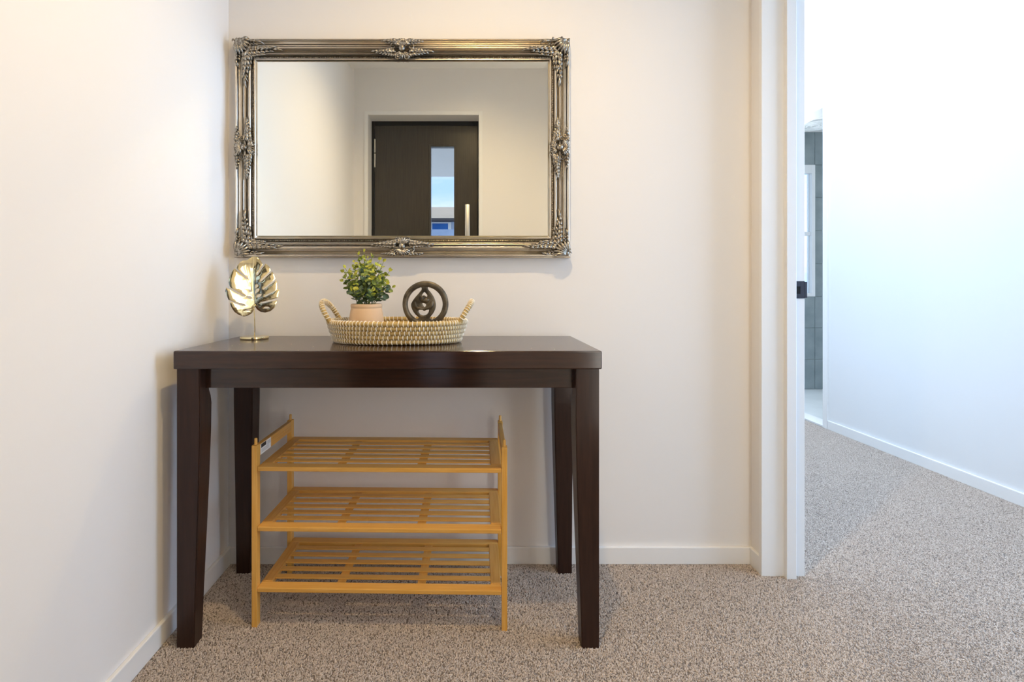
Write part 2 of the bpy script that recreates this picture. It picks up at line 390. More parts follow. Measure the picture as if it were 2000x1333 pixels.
# windows out of view; all but the rear one added for the fill lights
def window(name, x0, x1, z0, z1, y, m, fr=.03, dep=.06):
    w = empty(name, ((x0 + x1) / 2, y, z0)); struct(w)
    for q in ((x0, x0 + fr, z0, z1), (x1 - fr, x1, z0, z1), (x0 + fr, x1 - fr, z0, z0 + fr), (x0 + fr, x1 - fr, z1 - fr, z1)):
        part_box('window_frame', m, w, [(q[0], q[1], y - dep, y, q[2], q[3])])
    part_box('pane', M['glass'], w, [(x0 + fr, x1 - fr, y - dep / 2 - .002, y - dep / 2 + .002, z0 + fr, z1 - fr)], bev=0)
    return w
window('added_window_1', 0.70, 0.93, 0.12, 2.10, YF - .05, M['black_alu'])  # unseen sidelight, added for the hall fill
w4 = empty('added_window_4', (XR + .06, 2.95, 0.28)); struct(w4)  # window added out of view to light the side room wall
for q in ((2.15, 2.18, .28, 2.75), (3.72, 3.75, .28, 2.75), (2.18, 3.72, .28, .31), (2.18, 3.72, 2.72, 2.75), (2.935, 2.965, .31, 2.72)):
    part_box('window_frame', M['white_alu'], w4, [(XR + .03, XR + .09, q[0], q[1], q[2], q[3])])
for q in ((2.18, 2.935), (2.965, 3.72)):
    part_box('pane', M['glass'], w4, [(XR + .058, XR + .062, q[0], q[1], .31, 2.72)], bev=0)
w6 = empty('added_window_6', (1.75, 2.60, ZS)); struct(w6)  # roof window added out of view to light the side room carpet
for q in ((1.33, 1.36, 1.88, 3.32), (2.14, 2.17, 1.88, 3.32), (1.36, 2.14, 1.88, 1.91), (1.36, 2.14, 3.29, 3.32)):
    part_box('window_frame', M['white_alu'], w6, [(q[0], q[1], q[2], q[3], ZS, ZS + .12)])
part_box('pane', M['glass'], w6, [(1.36, 2.14, 1.91, 3.29, ZS + .07, ZS + .074)], bev=0)
w5 = empty('added_window_5', (XS + .05, 1.15, 0.30)); struct(w5)  # unseen window added across from the doorway to light the left wall
for q in ((.55, .58, .30, 2.20), (1.72, 1.75, .30, 2.20), (.58, 1.72, .30, .33), (.58, 1.72, 2.17, 2.20), (1.135, 1.165, .33, 2.17)):
    part_box('window_frame', M['white_alu'], w5, [(XS + .03, XS + .09, q[0], q[1], q[2], q[3])])
for q in ((.58, 1.135), (1.165, 1.72)):
    part_box('pane', M['glass'], w5, [(XS + .058, XS + .062, q[0], q[1], .33, 2.17)], bev=0)
window('window_2', 1.15, 2.35, 0.30, 2.20, YR - .03, M['white_alu'])

# entry door behind the camera, seen in the mirror
YD = YF - 0.142
d = empty('door_1', ((DX0 + DX1) / 2, YD, 0)); struct(d)
for q in ((DX0 - .027, DX0, 0, ZH + .027), (DX1, DX1 + .027, 0, ZH + .027), (DX0, DX1, ZH, ZH + .027)):
    part_box('architrave', M['trim'], d, [(q[0], q[1], YF, YF + .008, q[2], q[3])])
for q in ((DX0 - .016, DX0, 0, ZH), (DX1, DX1 + .016, 0, ZH), (DX0 - .016, DX1 + .016, ZH, ZH + .016)):
    part_box('door_jamb', M['trim'], d, [(q[0], q[1], YF - .16, YF, q[2], q[3])])
for q in ((DX0, DX0 + .022, 0, ZH), (DX1 - .010, DX1, 0, ZH), (DX0 + .022, DX1 - .010, ZH - .032, ZH)):
    part_box('door_frame', M['black_alu'], d, [(q[0], q[1], YD - .05, YD + .004, q[2], q[3])])
PX0, PX1, GX0, GX1, GZ0, GZ1 = DX0 + .0225, DX1 - .0105, -0.264, -0.092, 0.25, 1.974
leaf = part_box('door_leaf', M['black_door'], d, [(PX0, GX0, YD - .045, YD, .008, ZH - .0325), (GX1, PX1, YD - .045, YD, .008, ZH - .0325), (GX0, GX1, YD - .045, YD, .008, GZ0), (GX0, GX1, YD - .045, YD, GZ1, ZH - .0325)], bev=0)
def sub_box(name, m, parent, qs, bev=0.001):
    b = MB(); o = d.location
    for q in qs: b.box(q[0] - o.x, q[1] - o.x, q[2] - o.y, q[3] - o.y, q[4], q[5], bev=bev)
    return b.build(name, m, parent)
for q in ((GX0 - .016, GX0, GZ0 - .016, GZ1 + .016), (GX1, GX1 + .016, GZ0 - .016, GZ1 + .016), (GX0, GX1, GZ0 - .016, GZ0), (GX0, GX1, GZ1, GZ1 + .016)):
    sub_box('glazing_bead', M['black_door'], leaf, [(q[0], q[1], YD, YD + .006, q[2], q[3])])
sub_box('pane', M['glass_tint'], leaf, [(GX0, GX1, YD - .025, YD - .021, GZ0, GZ1)], bev=0)
hd = MB(); o = d.location
hd.box(-.011 - o.x, .025 - o.x, YD + .045 - o.y, YD + .060 - o.y, .55, 1.536, bev=.003)
for zz in (.75, 1.40): hd.tube([(.007 - o.x, 0, zz), (.007 - o.x, .047, zz)], .008, 10)
tag(hd.build('pull_handle', M['steel'], leaf), 'tall pale steel pull handle')
for zz in (1.93, 1.82, 1.14, .25):
    hg = MB(); hg.tube([(DX0 + .024 - o.x, .006, zz), (DX0 + .024 - o.x, .006, zz + .10)], .006, 10); hg.build('hinge', M['steel'], leaf)

# ceiling downlights
def downlight(x, y, power, label):
    dl = empty('ceiling_downlight', (x, y, ZC)); tag(dl, label, 'light', 'recessed ceiling downlights')
    q = MB(); q.lathe([(.040, -.012), (.046, -.014), (.052, -.006), (.053, 0)], 40); q.build('bezel', M['white_plastic'], dl)
    q = MB(); q.lathe([(0, -.004), (.040, -.006)], 32); q.build('lens', M['lens'], dl)
    ld = bpy.data.lights.new('downlight_beam', 'SPOT'); ld.energy = power; ld.color = WARM
    ld.shadow_soft_size = 0.032; ld.spot_size = R(156); ld.spot_blend = 1.0
    kl = bpy.data.objects.new('downlight_beam', ld); kl.location = (x, y, ZC - .045); COL.objects.link(kl)
downlight(LAMP[0], LAMP[1], P_LAMP, 'small round recessed downlight in the hall ceiling in front of the console table')
downlight(DOOR_LAMP[0], DOOR_LAMP[1], P_DOOR, 'small round recessed downlight in the hall ceiling just inside the entry door')

# ------------------------------------------------------------------ hall table
TX, TY0, TY1 = -0.2031, 1.345, 1.748
TW, TH, TT = 1.105, 0.771, 0.047
tb = empty('console_table', (TX, (TY0 + TY1) / 2, 0))
tag(tb, 'dark espresso wooden console table with curved tapering legs under the mirror', 'table')
hd_ = (TY1 - TY0) / 2
q = MB(); q.box(-TW / 2, TW / 2, -hd_, hd_, TH - TT, TH, bev=.003); q.build('tabletop', M['espresso'], tb)
def leg(sx, sy):
    """square leg: straight outer faces, inner faces swell below the apron and taper to the foot"""
    X, Y = TW / 2 - .006, hd_ - .005
    prof = [(TH - TT, .060, .050), (.672, .060, .050), (.662, .060, .051), (.645, .0605, .059), (.625, .061, .0625), (.56, .0605, .062), (.42, .0575, .0575), (.28, .0535, .0520), (.14, .0490, .0470), (0, .0450, .0430)]
    b = bmesh.new(); rings = []
    for z, w, dpt in prof:
        rings.append([b.verts.new((sx * (X - (w if i else 0)), sy * (Y - (dpt if k else 0)), z)) for i, k in ((0, 0), (1, 0), (1, 1), (0, 1))])
    for a, c in zip(rings, rings[1:]):
        for k in range(4): b.faces.new((a[k], a[(k + 1) % 4], c[(k + 1) % 4], c[k]))
    b.faces.new(rings[0]); b.faces.new(rings[-1])
    bmesh.ops.recalc_face_normals(b, faces=b.faces[:])
    es = [e for e in b.edges if abs(e.verts[0].co.z - e.verts[1].co.z) > .005]
    bmesh.ops.bevel(b, geom=es, offset=.002, segments=2, affect='EDGES')
    q = MB(); q.bm(b); return q
for sx, sy in ((-1, -1), (1, -1), (-1, 1), (1, 1)):
    leg(sx, sy).build('leg', M['espresso_leg'], tb)
AZ0, AZ1 = .669, TH - TT
yf = -hd_ + .036
q = MB(); q.box(-TW / 2 + .062, TW / 2 - .062, yf, yf + .020, AZ0, AZ1, bev=.0015); q.build('apron', M['espresso'], tb)
q = MB(); q.box(-TW / 2 + .062, TW / 2 - .062, hd_ - .045, hd_ - .025, AZ0, AZ1, bev=.0015); q.build('apron', M['espresso'], tb)
for sx in (-1, 1):
    q = MB(); x0 = sx * (TW / 2 - .045); q.box(x0 - .010, x0 + .010, -hd_ + .052, hd_ - .052, AZ0, AZ1, bev=.0015); q.build('apron', M['espresso'], tb)

# ------------------------------------------------------------------ bamboo shoe rack
rk = empty('shoe_rack', (-0.2363, 1.570, 0), R(-1.25))
tag(rk, 'three-tier honey bamboo slatted shoe rack beneath the dark console table', 'rack')
RW, RD = 0.701, 0.290
PW, PD, PH = .0150, .0230, .500
for sx in (-1, 1):
    for sy in (-1, 1):
        q = MB(); x0 = sx * (RW / 2 - PW / 2); y0 = sy * (RD / 2 - PD / 2)
        q.box(x0 - PW / 2, x0 + PW / 2, y0 - PD / 2, y0 + PD / 2, 0, PH, bev=.0015)
        po = q.build('post', M['bamboo_post'], rk)
        q = MB(); q.tube([(x0, y0, PH), (x0, y0, PH + .016), (x0, y0, PH + .018)], [.0042, .0042, .003], 10)
        q.build('peg', M['bamboo_post'], po)
rails = []
for sx in (-1, 1):
    x0 = sx * (RW / 2 - PW / 2 - .001)
    q = MB(); q.box(x0 - .006, x0 + .006, -RD / 2 + PD, RD / 2 - PD, PH - .034, PH - .002, bev=.001)
    rails.append(q.build('side_rail', M['bamboo_side'], rk))
    for yy in ((.055, -.03) if sx < 0 else (.05,)):
        if yy < 0 and sx < 0: continue
        q = MB(); q.tube([(x0 - sx * .0058, yy, PH - .018), (x0 - sx * .0066, yy, PH - .018)], .0045, 12); q.build('screw_plug', M['bamboo_post'], rails[-1])
# paper sticker on the inner face of the left rail
xs = -RW / 2 + PW / 2 + .001 + .006
q = MB(); q.box(xs, xs + .0004, -RD / 2 + PD + .002, -RD / 2 + PD + .075, PH - .033, PH - .004)
q.box(xs + .0003, xs + .0006, -RD / 2 + PD + .006, -RD / 2 + PD + .040, PH - .015, PH - .0045, mi=1)
for k in range(3): q.box(xs + .0003, xs + .0006, -RD / 2 + PD + .048, -RD / 2 + PD + .072, PH - .010 - k * .0035, PH - .0085 - k * .0035, mi=2)
for k in range(3): q.box(xs + .0003, xs + .0006, -RD / 2 + PD + .008, -RD / 2 + PD + .060, PH - .021 - k * .0035, PH - .0198 - k * .0035, mi=2)
tag(q.build('sticker', [M['paper'], M['ink'], M['ink_grey']], rails[0]), 'white paper sticker with black print')
XI = RW / 2 - PW - .0005
me_slat = me_brace = me_end = me_rail = None
for zt in (.442, .277, .110):
    th = .0125
    for yy in (-RD / 2 + .0165, RD / 2 - .0165):      # front and back rails
        if me_rail is None:
            q = MB(); q.box(-XI, XI, -.0165, .0165, -th, 0, bev=.0022); o = q.build('shelf_rail', M['bamboo'], rk); me_rail = o.data
        else: o = link('shelf_rail', me_rail, rk)
        o.location = (0, yy, zt)
    for sx in (-1, 1):
        if me_end is None:
            q = MB(); q.box(-.0145, .0145, -RD / 2 + .0332, RD / 2 - .0332, -th, 0, bev=.001); o = q.build('shelf_end', M['bamboo_side'], rk); me_end = o.data
        else: o = link('shelf_end', me_end, rk)
        o.location = (sx * (XI - .0145), 0, zt)
    span = RD - .066; nsl = 5; sw = .0205; gap = (span - nsl * sw) / (nsl + 1)
    for k in range(nsl):
        yy = -span / 2 + gap + sw / 2 + k * (sw + gap)
        if me_slat is None:
            q = MB(); q.box(-XI + .0292, XI - .0292, -sw / 2, sw / 2, -.0040, 0, bev=.0008); o = q.build('slat', M['bamboo'], rk); me_slat = o.data
        else: o = link('slat', me_slat, rk)
        o.location = (0, yy, zt - .0005)
    for xx in (-.113, .113):
        if me_brace is None:
            q = MB(); q.box(-.012, .012, -span / 2 + .0002, span / 2 - .0002, -.0050, -.0030, bev=.0005); o = q.build('cross_brace', M['bamboo_side'], rk); me_brace = o.data
        else: o = link('cross_brace', me_brace, rk)
        o.location = (xx, 0, zt - .0017)

# ------------------------------------------------------------------ ornate mirror
mx0, mx1, mz0, mz1 = -0.7745, 0.3465, 1.0335, 1.7640
mr = empty('wall_mirror', ((mx0 + mx1) / 2, YB, mz0))
tag(mr, 'large mirror in an ornate antique silver frame on the back wall', 'mirror')
CX = (mx0 + mx1) / 2
HW, HHt = (mx1 - mx0) / 2, mz1 - mz0
FWd = 0.0775
# (distance in from the outer edge, height off the wall)
PROF = [(0, 0), (0, .018), (.001, .027), (.004, .0335), (.0065, .0345), (.009, .0328), (.012, .0288), (.017, .0230), (.022, .0192), (.0255, .0175),
        (.0270, .0178), (.0285, .0225), (.031, .0270), (.034, .0272), (.0365, .0235), (.0378, .0180), (.0395, .0160), (.0410, .0180),
        (.044, .0228), (.047, .0240), (.050, .0222), (.0525, .0175), (.054, .0140), (.061, .0140), (.0618, .0175), (.0645, .0200), (.067, .0182),
        (.0685, .0140), (.072, .0125), (.0765, .0100), (.0775, .0080), (.0775, .004)]
def prof_h(w):
    for (a, h0), (c, h1) in zip(PROF[1:], PROF[2:]):
        if a <= w <= c: return h0 + (h1 - h0) * (w - a) / max(c - a, 1e-6)
    return .01
def place(side, s, w, h):
    """s along the rail measured from its middle, w in from the outer edge, h off the wall -> local point of the mirror"""
    if side == 'top': return Vector((s, -h, HHt - w))
    if side == 'bottom': return Vector((s, -h, w))
    if side == 'left': return Vector((-HW + w, -h, HHt / 2 + s))
    return Vector((HW - w, -h, HHt / 2 + s))
for side in ('top', 'bottom', 'left', 'right'):
    L = HW if side in ('top', 'bottom') else HHt / 2
    q = MB(); vs = []; n = len(PROF)
    for e in (-1, 1):
        for w, h in PROF: vs.append(place(side, e * (L - w), w, h))
    for i in range(n - 1):
        hm = (PROF[i][1] + PROF[i + 1][1]) / 2; wm_ = PROF[i][0]
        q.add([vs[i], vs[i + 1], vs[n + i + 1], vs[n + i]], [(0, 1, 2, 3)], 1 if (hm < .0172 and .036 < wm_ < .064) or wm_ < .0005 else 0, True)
    bmx = bmesh.new(); o = q.build('frame_rail', [M['silver'], M['silver_dark']], mr, sharp=60)
    bmx.from_mesh(o.data); bmesh.ops.remove_doubles(bmx, verts=bmx.verts[:], dist=1e-6); bmx.to_mesh(o.data); bmx.free()
    # fine beading along the inner step and gadroon edge on the outside: far too small to count
    q = MB()
    k = int(2 * (L - .058) / .0058)
    for i in range(k + 1):
        s = -(L - .058) + i * 2 * (L - .058) / k
        c = place(side, s, .0575, .0150); 
        r = (.0027, .0030, .0027)
        q.ball(c, r, u=6, v=4)
    bd = q.build('beading', M['silver_orn'], mr); bd['kind'] = 'stuff'
# ornaments: curled leaf lobes swept along arcs
def lobe(q, side, s, w, ang, ln, wd, curl, rise=.004, sgn=1):
    """a tapering curled lobe: start at (s, w), heading ang (0 = along +s, 90 = inward), bending by curl degrees"""
    pts = []; rad = []; N = 7; a = R(ang)
    for i in range(N):
        t = i / (N - 1)
        h = max(prof_h(min(max(w, .001), .076)), .0215) + rise * 1.3 * math.sin(math.pi * (0.15 + .8 * t)) + .0016
        pts.append(place(side, s * sgn, w, h)); rad.append(max(1.2 * wd * (math.sin(math.pi * (t * .82 + .16)) ** .8), .0006))
        s += math.cos(a) * ln / (N - 1); w += math.sin(a) * ln / (N - 1); a += R(curl) / (N - 1)
        w = min(max(w, .0012), .074)
    q.tube(pts, rad, 7, flat=0.75, up=(0, -1, 0))
def scroll(q, side, s, w, ang, r0, turns, wd, sgn=1, sense=1):
    pts = []; rad = []; N = 22; a0 = R(ang)
    for i in range(N):
        t = i / (N - 1); r = r0 * (1 - .8 * t); a = a0 + sense * t * turns * 2 * math.pi
        ww = min(max(w + r * math.sin(a), .001), .074)
        pts.append(place(side, (s + r * math.cos(a)) * sgn, ww, prof_h(ww) * .6 + .016 + .005 * t)); rad.append(wd * (1 - .45 * t))
    q.tube(pts, rad, 6, up=(0, -1, 0))
def spray(q, side, s, w, length, wd, n, sgn, dw=0.0, flare=50, rnd=None):
    """an acanthus spray running along the rail: paired lobes leaving a midrib and a pointed tip"""
    for i in range(n):
        t = i / n; k = (1 - .55 * t)
        lobe(q, side, s + length * .80 * t, w + dw * t, flare, length * .30 * k, wd * k, -65, .004, sgn)
        lobe(q, side, s + length * .80 * t + .003, w + dw * t, -flare, length * .30 * k, wd * k, 65, .004, sgn)
        lobe(q, side, s + length * .80 * t, w + dw * t, random.uniform(-8, 8), length * .30, wd * .8 * k, random.uniform(-25, 25), .008, sgn)
    lobe(q, side, s + length * .74, w + dw, 0, length * .27, wd * .62, random.uniform(-20, 20), .006, sgn)
for cx in (-1, 1):
    for cz in (-1, 1):
        q = MB()
        hs = 'top' if cz > 0 else 'bottom'; vsd = 'left' if cx < 0 else 'right'
        for side, sg, L in ((hs, cx, HW), (vsd, cz, HHt / 2)):
            f = -1  # s runs from the corner toward the middle
            def S_(s): return L - s
            # work in a mirrored axis: s' = L - s, sgn keeps the side
            def lob(s, w, ang, ln, wd, curl, rise=.004): lobe(q, side, L - s * 1.10, w, 180 - ang, ln * 1.12, wd * 1.12, -curl, rise + .0015, sg)
            for i in range(6):
                t = i / 6; k = 1 - .5 * t; s0 = .036 + .085 * t; w0 = .042 - .006 * t
                lob(s0, w0, 48, .026 * k, .0052 * k, -70)
                lob(s0 + .004, w0, -48, .026 * k, .0052 * k, 70)
                lob(s0, w0, random.uniform(-10, 10), .026, .0038 * k, random.uniform(-30, 30), .008)
            lob(.118, .036, 0, .030, .0034, 15, .005)
            for i in range(4):
                t = i / 4; k = 1 - .4 * t; s0 = .030 + .040 * t
                lob(s0, .014, 55, .018 * k, .0040 * k, -80, .003); lob(s0, .014, -40, .015 * k, .0038 * k, 80, .003)
            lob(.066, .010, 5, .026, .0034, 30, .004)
            for i in range(3): lob(.050 + .014 * i, .055 - .002 * i, 18, .018, .0032, -40, .003)
            lob(.006, .010, 30, .034, .0060, -60, .006); lob(.008, .026, 10, .034, .0058, 40, .007)
        for i in range(16):
            lobe(q, hs, HW - random.uniform(.004, .062), random.uniform(.004, .062), random.uniform(0, 360), random.uniform(.010, .020), random.uniform(.0026, .0042), random.uniform(-120, 120), .007, cx)
        # corner boss: a shell of lobes fanning toward the inner corner
        P0 = Vector((cx * HW, 0, HHt if cz > 0 else 0))
        for a in range(0, 91, 15):
            dx, dz = math.cos(R(a)), math.sin(R(a))
            pts = [P0 + Vector((-cx * (.010 + dx * r), -(.034 + .010 * math.sin(math.pi * r / .05)), -cz * (.010 + dz * r))) for r in (0, .010, .020, .030, .040, .048)]
            q.tube(pts, [.002, .0045, .0055, .0058, .0045, .0015], 7, up=(0, -1, 0))
        q.ball(P0 + Vector((-cx * .014, -.036, -cz * .014)), (.010, .008, .010), u=10, v=7)
        q.ball(P0 + Vector((-cx * .046, -.030, -cz * .046)), (.009, .007, .009), u=10, v=7)
        q.build('corner_ornament', M['silver_orn'], mr, sharp=70)
for side in ('top', 'bottom', 'left', 'right'):
    q = MB()
    for sg in (-1, 1):
        spray(q, side, .020, .045, .086, .0058, 6, sg, dw=-.002)
        spray(q, side, .016, .013, .056, .0048, 4, sg, dw=.000, flare=40)
        scroll(q, side, .030, .028, 200, .012, 1.4, .0026, sg, 1)
        scroll(q, side, .016, .060, 160, .009, 1.3, .0022, sg, -1)
        for i in range(4): lobe(q, side, .004 + i * .007, .052, 55 - i * 12, .018, .0036, -30, .006, sg)
    for k in range(-4, 5):                    # shell ribs in the middle
        a = k * 17
        pts = []
        for r in (0, .006, .013, .020, .026, .030):
            w = .030 - r * math.cos(R(a)) * .9; s = r * math.sin(R(a))
            pts.append(place(side, s, max(w, .001), .034 + .008 * math.sin(math.pi * r / .034)))
        q.tube(pts, [.0015, .0026, .0036, .0042, .0038, .0012], 7, up=(0, -1, 0))
    q.ball(place(side, 0, .036, .038), (.011, .009, .011), u=12, v=8)
    for k in range(-3, 4):                    # small fan on the inner side
        a = k * 22
        pts = [place(side, r * math.sin(R(a)), min(.044 + r * math.cos(R(a)), .068), .030 + .004 * math.sin(math.pi * r / .026)) for r in (0, .006, .012, .018, .024)]
        q.tube(pts, [.0014, .0028, .0036, .0032, .001], 7, up=(0, -1, 0))
    q.build('centre_ornament', M['silver_orn'], mr, sharp=70)
# dark outer edge strip
q = MB()
q.box(-HW - .0006, HW + .0006, -.018, 0, HHt - .003, HHt + .0006); q.box(-HW - .0006, HW + .0006, -.024, 0, -.0006, .003)
q.box(-HW - .0006, -HW + .003, -.018, 0, 0, HHt); q.box(HW - .003, HW + .0006, -.018, 0, 0, HHt)
q.build('back_edge', M['silver_dark'], mr)
# bevelled glass
gx, gz0, gz1, bw = HW - FWd + .004, FWd - .004, HHt - FWd + .004, .0215
q = MB(); yg = -.0166; yb = -.0163
q.add([(-gx, yb, gz0), (gx, yb, gz0), (gx, yb, gz1), (-gx, yb, gz1), (-gx + bw, yg, gz0 + bw), (gx - bw, yg, gz0 + bw), (gx - bw, yg, gz1 - bw), (-gx + bw, yg, gz1 - bw),
       (-gx, -.004, gz0), (gx, -.004, gz0), (gx, -.004, gz1), (-gx, -.004, gz1)],
      [(4, 5, 6, 7), (0, 1, 5, 4), (1, 2, 6, 5), (2, 3, 7, 6), (3, 0, 4, 7), (0, 8, 9, 1), (1, 9, 10, 2), (2, 10, 11, 3), (3, 11, 8, 0), (8, 11, 10, 9)])
tag(q.build('mirror_glass', M['mirror'], mr), 'silvery mirror glass reflecting a dark door')

# ------------------------------------------------------------------ seagrass tray
TZ = TH
tr = empty('woven_tray', (-0.2075, 1.572, TZ + .0028), R(-1.0))
tag(tr, 'oval woven seagrass tray with two raised handles in the middle of the table', 'tray')
def oval(a, b_, n=96, ph=0): return [(a * math.copysign(abs(math.cos(2 * math.pi * i / n + ph)) ** .92, math.cos(2 * math.pi * i / n + ph)), b_ * math.copysign(abs(math.sin(2 * math.pi * i / n + ph)) ** .92, math.sin(2 * math.pi * i / n + ph))) for i in range(n)]
cr = .0073
for k in range(5):
    a, b_ = .1865 + .0042 * k, .1080 + .0032 * k; z = cr + k * .0126
    q = MB(); q.tube([(x, y, z + random.uniform(-.0004, .0004)) for x, y in oval(a, b_)], cr, 10, closed=True)
    co = q.build('coil', M['grass_coil'], tr)
    q = MB(); n = 104
    ring = oval(a, b_, n, .02 * k)
    for i in range(n):
        x, y = ring[i]; x1, y1 = ring[(i + 1) % n]
        nx, ny = y1 - y, -(x1 - x); l = math.hypot(nx, ny); nx /= l; ny /= l; tx, ty = -ny, nx
        pts = []
        for t in range(13):
            th = 2 * math.pi * t / 12; sl = .0016 * math.sin(th / 2) if y < 0 else -.0016 * math.sin(th / 2)
            r_ = cr + .0007
            pts.append((x + nx * r_ * math.cos(th) + tx * sl * 1.6, y + ny * r_ * math.cos(th) + ty * sl * 1.6, z + r_ * math.sin(th)))
        wdt = random.uniform(.0012, .0017)
        q.tube(pts[:-1], wdt, 5, closed=True)
    st = q.build('stitching', M['stitch'], co); st['kind'] = 'stuff'
q = MB()
for k in range(14):
    f = (k + .5) / 14.5
    q.tube([(x, y, .0046) for x, y in oval(.1800 * f, .1015 * f, 64)], .0046, 6, closed=True)
fl = q.build('base_coils', M['grass_coil'], tr); fl['kind'] = 'stuff'
for sg in (-1, 1):
    N = 25; pts = []
    for i in range(N):
        t = i / (N - 1); a = math.pi * t
        y = -.056 * math.cos(a) * (1 + .12 * math.sin(a)); up = math.sin(a) ** .75
        x = sg * ((.1875 if abs(y) < .03 else .1875) + .036 * up); z = .058 + .060 * up
        pts.append(Vector((x, y, z)))
    q = MB(); q.tube(pts, .0072, 8); hn = q.build('handle', M['grass_coil'], tr)
    q = MB()
    for i in range(1, N - 1):
        t = (pts[i + 1] - pts[i - 1]).normalized(); u = t.orthogonal().normalized(); v = t.cross(u)
        q.tube([pts[i] + (u * math.cos(c * math.pi / 5) + v * math.sin(c * math.pi / 5)) * .0078 + t * .0012 * math.sin(c * math.pi / 5) for c in range(10)], random.uniform(.0012, .0016), 5, closed=True)
    st = q.build('stitching', M['stitch'], hn); st['kind'] = 'stuff'

# ------------------------------------------------------------------ potted plant
FZ = TZ + .0128
pp = empty('potted_plant', (-0.2985, 1.560, FZ))
tag(pp, 'small leafy eucalyptus plant in a blush clay pot at the left of the tray', 'plant')
q = MB()
q.lathe([(0, 0), (.046, 0), (.0515, .003), (.0535, .012), (.0530, .030), (.0505, .060), (.0462, .086), (.0452, .0895), (.0462, .0915), (.0466, .097), (.0458, .1005), (.0436, .1015), (.0420, .100), (.0415, .086), (0, .086)], 56)
q.build('pot', M['pot'], pp)
q = MB(); q.lathe([(0, .094), (.020, .0935), (.0415, .090)], 28); q.build('soil', M['soil'], pp)
def leaf_mesh(name, L, Wd, m):
    q = MB(); vs = [(0, 0, 0)]; out = [(.04, .12), (.25, .40), (.5, .5), (.75, .40), (.93, .17), (1, 0)]
    for u, v in out: vs.append((u * L, v * Wd, .10 * Wd))
    for u, v in out[-2::-1]: vs.append((u * L, -v * Wd, .10 * Wd))
    k = len(vs); mid = [(.25, 0), (.5, 0), (.75, 0)]
    for u, v in mid: vs.append((u * L, 0, -.06 * Wd))
    m1, m2, m3 = k, k + 1, k + 2
    fs = [(0, m1, 1), (1, m1, 2), (2, m1, m2, 3), (3, m2, m3, 4), (4, m3, 5), (5, m3, 6), (6, m3, 7), (7, m3, 8), (8, m3, m2, 9), (9, m2, m1, 10), (10, m1, 11), (11, m1, 0)]
    q.add(vs, fs, 0, True); o = q.build(name, m, None); me = o.data; bpy.data.objects.remove(o); return me
LM = [leaf_mesh('leaf', .0155, .0130, M['leaf_yellow']), leaf_mesh('leaf', .0165, .0140, M['leaf_green']), leaf_mesh('leaf', .0180, .0155, M['leaf_dark']), leaf_mesh('leaf', .0115, .0085, M['leaf_yellow']), leaf_mesh('leaf', .0125, .0095, M['leaf_green'])]
rs = random.Random(21)
tips = [(-.006, -.010, .255), (-.024, .0, .246), (.014, .010, .243), (-.066, -.006, .196), (-.058, -.020, .176), (-.070, .004, .168), (.052, -.008, .226), (.036, .014, .232), (.068, .002, .198),
        (.062, -.016, .160), (.044, -.036, .176), (-.040, -.036, .186), (.004, -.046, .196), (-.016, -.048, .154), (.028, -.050, .146), (-.044, .030, .210), (.020, .044, .216), (.078, -.006, .150), (-.034, -.044, .140), (.0, -.026, .226), (-.056, -.030, .206), (.050, .020, .184), (-.010, -.020, .172), (.022, -.030, .206)]
nl = 0
for ti, T in enumerate(tips):
    T = Vector(T); B = Vector((T.x * .22 + rs.uniform(-.008, .008), T.y * .25 + rs.uniform(-.006, .006), .092))
    mid = Vector((T.x * .55, T.y * .55, B.z + (T.z - B.z) * .62))
    pts = [B * (1 - t) ** 2 + mid * 2 * t * (1 - t) + T * t * t for t in [i / 7 for i in range(8)]]
    q = MB(); q.tube(pts, [.0013 - .0006 * i / 7 for i in range(8)], 5); stem = q.build('stem', M['stem'], pp)
    npair = 5
    a0 = rs.uniform(0, 3)
    for k in range(npair + 1):
        t = .24 + .76 * k / npair
        p = B * (1 - t) ** 2 + mid * 2 * t * (1 - t) + T * t * t
        tg = ((mid - B) * (1 - t) + (T - mid) * t).normalized()
        for side in ((0, 1) if k < npair else (0, 1)):
            a = a0 + k * 1.45 + side * math.pi + rs.uniform(-.35, .35)
            u = tg.orthogonal().normalized(); v = tg.cross(u)
            dr = (u * math.cos(a) + v * math.sin(a)) * 1.0 + tg * rs.uniform(.25, .8)
            if k == npair: dr = dr * .5 + tg
            dr.normalize()
            hgt = p.z; out = Vector((p.x, p.y)).length
            yel = (hgt - .10) / .15 + out * 3.5 + rs.uniform(-.45, .45)
            if t > .86: me = LM[3] if yel > .55 else LM[4]
            elif yel > .78: me = LM[0]
            elif yel > .42: me = LM[1]
            else: me = LM[2]
            o = link('leaf', me, stem, p); nl += 1
            zax = (tg * rs.uniform(.5, 1) + Vector((0, -.5, .35)) + Vector((rs.uniform(-.5, .5),) * 3)).normalized()
            yax = zax.cross(dr).normalized(); zax = dr.cross(yax)
            o.rotation_euler = Matrix((dr, yax, zax)).transposed().to_euler()
            sc = rs.uniform(.85, 1.25); o.scale = (sc, sc, sc)

